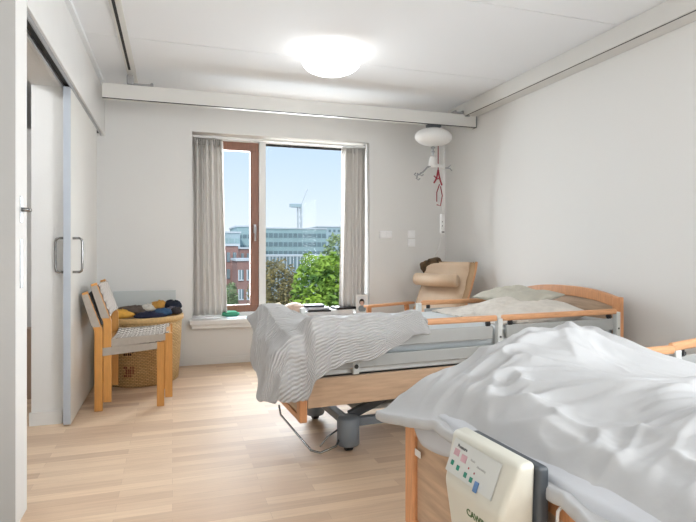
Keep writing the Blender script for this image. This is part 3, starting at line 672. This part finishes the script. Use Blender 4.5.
# ------------------------------------------------------------------ armchair in the corner
ac = empty('armchair', (2.225, 4.60, 0), R(22), 'tan leather recliner armchair with wooden arms and neck roll in the corner', 'armchair')
# local: chair faces -x, back leans to +x, width along y
def cush(name, m, pts, half, thick, parent, bulge=.02):
    P = [Vector(p) for p in pts]
    def fn(a, b, sg):
        t = a*(len(P)-1); i = min(int(t), len(P)-2); f_ = t-i; c_ = P[i].lerp(P[i+1], f_); d_ = (P[i+1]-P[i]).normalized(); nrm = Vector((-d_.z, 0, d_.x))
        if nrm.x > 0 and abs(nrm.x) > abs(nrm.z): nrm = -nrm
        if nrm.z < 0: nrm = -nrm
        v = b*2-1; e_ = (1-abs(v)**6)**.5*(max(0, 1-abs(a*2-1)**10))**.5
        return Vector((c_.x, v*half, c_.z))+nrm*(sg*thick/2*e_+.006*math.sin(a*22)*(sg > 0))
    mm = MB(); mm.grid(40, 24, lambda a, b: fn(a, b, 1)); mm.grid(40, 24, lambda a, b: fn(a, 1-b, -1))
    bmesh.ops.remove_doubles(mm.bm, verts=mm.bm.verts, dist=.001)
    return mm.build(name, m, parent, smooth=True)
cush('back_cushion', M['leather'], [(.16, 0, .40), (.24, 0, .56), (.31, 0, .72), (.37, 0, .88), (.40, 0, .985)], .27, .09, ac)
cush('seat_cushion', M['leather'], [(-.36, 0, .44), (-.15, 0, .43), (.05, 0, .40), (.18, 0, .39)], .27, .10, ac)
MB().tube([(.212, -.262, .812), (.207, -.252, .812), (.207, 0, .806), (.207, .240, .812), (.212, .25, .812)], [.035, .06, .062, .06, .035], 20).build('neck_roll', M['leather'], ac)
for s_ in (-1, 1):
    y = s_*.30
    MB().tube([(.10, y, .30), (.25, y, .50), (.36, y, .72), (.435, y, .90), (.455, y, .985)], .014, 10).build('back_frame', M['beech'], ac)
    MB().tube([(.13, y*.90, .36), (.26, y*.90, .54), (.35, y*.90, .72), (.415, y*.90, .90), (.44, y*.90, .975)], [.03, .034, .034, .034, .028], 12).build('side_bolster', M['leather2'], ac)
    MB().tube([(.11, y*.95, .36), (.235, y*.95, .52), (.335, y*.95, .72), (.405, y*.95, .90), (.43, y*.95, .985)], .006, 8).build('piping', M['slot'], ac)
    MB().box(-.40, .24, s_*.33-.035, s_*.33+.035, .555, .578, .007).build('armrest', M['beech'], ac)
    MB().beam((-.36, s_*.33, .56), (-.36, s_*.33, .02), .03, .045, .004).build('front_leg', M['beechv'], ac)
    MB().beam((.15, s_*.33, .56), (.22, s_*.33, .02), .03, .045, .004).build('rear_leg', M['beechv'], ac)
    MB().beam((-.47, s_*.33, .018), (.33, s_*.33, .018), .03, .036, .004).build('skid', M['beech'], ac)
MB().box(-.30, .12, -.30, .30, .32, .36, .006).build('seat_base', M['beech'], ac)
# shawl over the chair back
def shawl(a, b):
    y = .06+b*.24; t = a
    x = .405-.10*math.sin(t*2.6)+.05*t; z = .985+.035*math.sin(t*3.1)-.12*max(0, t-.5)-.06*max(0, .35-t) - .07*b*b
    return (x+.01*noise.noise(Vector((a*5, b*5, 1))), y+.02*a, z+.014*noise.noise(Vector((a*6, b*6, 4))))
mm = MB().grid(24, 24, shawl); me_o = mm.build('shawl', mat('olive_shawl', srgb(104, 84, 62), .9, var=.75, vscale=14, bump=.4, bscale=40), solid=.01, subs=1)
me_o.location = ac.location; me_o.rotation_euler = ac.rotation_euler; T(me_o, 'dark olive patterned shawl thrown over the armchair back', 'shawl')

# ------------------------------------------------------------------ things on the sill
pf = empty('photo_frame', (1.885, 5.29, .4355), R(-8), 'small white picture frame with a child portrait on the window sill', 'picture frame')
tilt = Matrix.Rotation(R(-10), 4, 'X')
pf_o = MB(); pf_o.box(-.065, .065, -.006, .006, 0, .02, .002, tilt).box(-.065, .065, -.006, .006, .18, .20, .002, tilt).box(-.065, -.047, -.006, .006, .02, .18, .001, tilt).box(.047, .065, -.006, .006, .02, .18, .001, tilt)
pf_o.build('frame', M['white'], pf)
ph = MB().box(-.048, .048, -.002, .003, .018, .182, 0, tilt).build('photo', mat('photo_backdrop', srgb(218, 220, 222), .4, var=.02, vscale=9), pf)
def disc(cx, cz, rx_, rz_, dy, m_, nm):
    mm = MB(); mm.tube([(0, 0, 0), (0, .0012, 0)], 1.0, 24); bmesh.ops.transform(mm.bm, matrix=tilt @ Matrix.Translation((cx, -.0045-dy, cz)) @ Matrix.Diagonal((rx_, 1, rz_, 1)), verts=mm.bm.verts); mm.build(nm, m_, ph)
disc(0, .05, .040, .038, 0, mat('grey_jumper', srgb(140, 148, 152), .6, var=.1, vscale=40), 'jumper')
disc(0, .12, .028, .034, .001, mat('brown_hair', srgb(84, 62, 52), .6, var=.1, vscale=40), 'hair')
disc(0, .108, .019, .026, .002, mat('skin_tone', srgb(214, 176, 156), .6, var=.05, vscale=40), 'face')
MB().beam((0, .008, .15), (0, .075, .003), .03, .004).build('stand', M['slot'], pf)
zs = .4355
def magazine(x, y, w_, d_, z, h_, rz, c_, lab, cat='magazine'):
    r = empty(('book' if cat == 'book' else 'magazine'), (x, y, z), R(rz), lab, cat, 'reading matter on the window sill')
    MB().box(-w_/2, w_/2, -d_/2, d_/2, 0, h_, min(.002, h_/3)).build('cover', mat('cover_%d' % int(x*1000+z*999), c_, .4, var=.06, vscale=20), r)
    MB().box(-w_/2+.003, w_/2+.0008, -d_/2+.003, d_/2+.0008, h_*.25, h_*.8).build('pages', M['white'], r)
magazine(1.40, 5.37, .28, .20, zs, .034, 4, srgb(226, 228, 232), 'white book at the bottom of the sill stack', 'book')
magazine(1.43, 5.37, .24, .17, zs+.0345, .024, -5, srgb(40, 42, 48), 'black book above the white one on the sill', 'book')
magazine(1.41, 5.36, .22, .16, zs+.059, .022, 8, srgb(206, 212, 222), 'pale blue magazine in the sill stack')
magazine(1.38, 5.37, .20, .15, zs+.0815, .022, -2, srgb(34, 40, 58), 'dark navy book topmost on the sill stack', 'book')
magazine(1.67, 5.37, .24, .19, zs, .050, -6, srgb(230, 232, 234), 'white folder lying right of the book stack on the sill')
magazine(1.70, 5.36, .22, .16, zs+.0505, .024, 10, srgb(28, 30, 34), 'black notebook lying on the white folder', 'book')
def ball(name, x, y, z, rx, ry, rz_, c_, seed, lab, cat):
    m_ = MB(); bmesh.ops.create_icosphere(m_.bm, subdivisions=4, radius=1)
    for v in m_.bm.verts:
        d_ = 1+.12*noise.noise(v.co*1.8+Vector((seed, 0, 0)))+.05*noise.noise(v.co*5)
        v.co = Vector((v.co.x*rx*d_, v.co.y*ry*d_, max(-1, v.co.z*1.02*d_)*rz_))
    ob = m_.build(name, mat(name+'_cloth', c_, .8, var=.12, vscale=18, bump=.3, bscale=50), smooth=True); ob.location = (x, y, z+rz_); T(ob, lab, cat); return ob
ball('cloth_pouch', 1.17, 5.36, zs, .12, .07, .064, srgb(214, 192, 178), 3, 'pink beige soft pouch on the sill left of the books', 'pouch')
ball('small_purse', 1.02, 5.40, zs, .055, .045, .065, srgb(206, 190, 158), 8, 'small cream purse beside the pink pouch on the sill', 'purse')
ball('green_cloth', .545, 5.42, zs, .09, .045, .032, srgb(70, 150, 116), 12, 'folded green cloth on the left end of the window sill', 'cloth')
T(MB().box(.50, .80, 5.28, 5.40, zs, zs+.008, .002).build('paper_sheet', mat('pale_blue_paper', srgb(206, 222, 232), .6, var=.03, vscale=9)), 'pale blue paper lying on the sill in front of the green cloth', 'paper')

# ------------------------------------------------------------------ outside
g = MB().box(-120, 160, 8, 260, -9.3, -9).build('street_ground', M['ground']); g['kind'] = 'structure'
def px(u, Y): return Y*(167+(u-348)*.9505)/(510.4-(u-348)*.3107)
def pz(u, v, Y): return 1.1+(250-v)*Y/(510.4-(u-348)*.3107)
def building(name, lab, u0, u1, Y, vt, z0, wall, rows, cols, wm, fm, depth=12, dz=None, frame=True, top=1.2, h_frac=.55, w_frac=.6):
    X0, X1 = px(u0, Y), px(u1, Y); zt = pz((u0+u1)/2, vt, Y); r = empty(name, ((X0+X1)/2, Y, z0), label=lab, cat='building'); cx = (X0+X1)/2
    MB().box(X0-cx, X1-cx, 0, depth, 0, zt-z0).build('facade', M[wall], r)
    MB().box(X0-cx-.15, X1-cx+.15, -.15, depth+.15, zt-z0, zt-z0+.25).build('roof', M['farwhite'], r)
    dz = dz or 3.0; cw = (X1-X0)/cols
    for j in range(rows):
        for i in range(cols):
            zc = zt-z0-top-j*dz; xc = X0-cx+cw*(i+.5); hw = cw*w_frac/2; hh = dz*h_frac/2
            o = MB().box(xc-hw, xc+hw, -.06, .05, zc-hh, zc+hh).build('window', M[wm], r)
            if frame: MB().box(xc-hw-.12, xc-hw, -.12, .02, zc-hh, zc+hh).box(xc-.06, xc+.06, -.12, .02, zc-hh, zc+hh).box(xc-hw-.12, xc+hw, -.12, .02, zc-hh-.12, zc-hh).build('window_frame', M[fm], o)
    return r, X0-cx, X1-cx, zt-z0
building('office_block', 'long blue grey glazed office block behind the trees', 258, 326, 105, 229, -9, 'teal', 4, 14, 'tealdark', 'farwhite', dz=1.75, h_frac=.5, w_frac=.82, frame=False, top=1.3)
building('office_block', 'pale tall office block at the right behind the curtain edge', 318, 372, 130, 227.5, -9, 'teal2', 5, 12, 'tealdark', 'farwhite', dz=1.5, frame=False, top=.9, h_frac=.45, w_frac=.5)
building('apartment_block', 'terraced house row with tall white framed windows below the office block', 262, 330, 80, 256.5, -9, 'teal2', 3, 10, 'tealdark', 'farwhite', dz=2.6, top=1.0, h_frac=.8, w_frac=.7, depth=10)
building('glass_tower', 'teal glazed block rising left of the brown window frame', 237, 262, 92, 227, -9, 'teal', 6, 5, 'tealdark', 'farwhite', dz=1.8, frame=False, top=1.6, h_frac=.35, w_frac=.8)
building('glass_annex', 'lower teal glazed block at the left edge of the view', 205, 240, 86, 233, -9, 'teal2', 5, 6, 'teal', 'farwhite', dz=1.8, frame=False, top=1.2, h_frac=.4, w_frac=.8)
br1 = building('brick_house', 'red brick house with white windows seen through the left pane', 200, 238, 62, 246, -9, 'brick', 4, 6, 'farwhite', 'tealdark', dz=1.9, top=1.2, h_frac=.5, w_frac=.35)
br2 = building('brick_annex', 'red brick annex with white parapet seen beside the brown stile', 237, 262, 56, 261, -9, 'brick', 3, 3, 'tealdark', 'farwhite', dz=2.0, top=1.4, h_frac=.5, w_frac=.5, depth=5)
building('brick_loft', 'brick upper storey with grey roof behind the annex', 240, 262, 76, 249, -9, 'brick', 2, 4, 'farwhite', 'tealdark', dz=2.0, top=1.1, h_frac=.5, w_frac=.3)
cr = empty('tower_crane', (px(299.5, 170), 170, -9), label='pale construction crane rising above the office block', cat='crane')
zt = pz(300, 206, 170)+9
c_ = MB()
for sx_ in (-.5, .5):
    for sy_ in (-.5, .5): c_.beam((sx_*1.1, sy_*1.1, 0), (sx_*1.1, sy_*1.1, zt), .35, .35)
for k_ in range(int(zt/2)): c_.beam((-.55, -.55, k_*2), (.55, -.55, k_*2+2), .25, .25)
c_.build('mast', M['farwhite'], cr)
MB().beam((0, 0, zt-1), (2.6, 0, zt+5.5), .25, .3).build('jib', M['farwhite'], cr)
MB().box(-3.2, .5, -.8, .8, zt-.5, zt+.6).build('counter_jib', M['teal2'], cr)
def tree(lab, cx, cy, cz, rx, ry, rz_, n, size, lm, seed):
    rnd = random.Random(seed); r = empty('tree', (cx, cy, -9), label=lab, cat='tree')
    m_ = MB(); blobs = []
    for i in range(16):
        th = rnd.uniform(0, 6.28); el = rnd.uniform(-.9, 1); k_ = rnd.uniform(.35, .68)
        blobs.append((Vector((rx*k_*math.cos(th)*math.sqrt(1-el*el*.8), ry*k_*math.sin(th)*math.sqrt(1-el*el*.8), rz_*el*.68)), rnd.uniform(.3, .5)))
    for i in range(n):
        b_, rr = blobs[rnd.randrange(16)]
        d_ = Vector((rnd.gauss(0, 1), rnd.gauss(0, 1), rnd.gauss(0, 1))).normalized()*rnd.uniform(.6, 1)**.5*rr
        p = b_+Vector((d_.x*rx, d_.y*ry, d_.z*rz_))+Vector((0, 0, cz+9)); s_ = size*rnd.uniform(.6, 1.3)
        u_ = Vector((rnd.gauss(0, 1), rnd.gauss(0, 1), rnd.gauss(0, .6))).normalized(); v_ = u_.cross(Vector((rnd.gauss(0, 1), rnd.gauss(0, 1), rnd.gauss(0, 1)))).normalized()
        vs = [m_.bm.verts.new(p+u_*s_), m_.bm.verts.new(p+v_*s_*.45), m_.bm.verts.new(p-u_*s_), m_.bm.verts.new(p-v_*s_*.45)]; m_.bm.faces.new(vs)
    me = m_.build('foliage', M[lm], r)
    b2 = MB().tube([(0, 0, 0), (.1, .05, (cz+9)*.5), (0, 0, cz+9)], [.25, .2, .1], 10)
    for b_, rr in blobs[:8]: b2.tube([(0, 0, (cz+9)*.75), tuple(b_+Vector((0, 0, cz+9)))], [.09, .03], 6)
    b2.build('trunk', M['bark'], r)
tree('bright green leafy tree close outside the right window pane', px(325, 18), 18.0, -1.95, 1.45, 1.5, 2.9, 9000, .11, 'leafgreen', 3)
tree('pale green tree at the right edge of the view behind the curtain', px(341, 23), 23.0, -1.75, 1.5, 1.5, 3.6, 7000, .12, 'leafpale', 8)
tree('bare brownish olive tree behind the window mullion', px(278, 34), 34, -3.1, 2.5, 2.2, 3.4, 9000, .12, 'leafbrown', 5)
tree('small green shrub tree beside the brick house', px(226, 45), 45, -4.4, 1.3, 1.3, 2.6, 3000, .14, 'leafpale', 11)
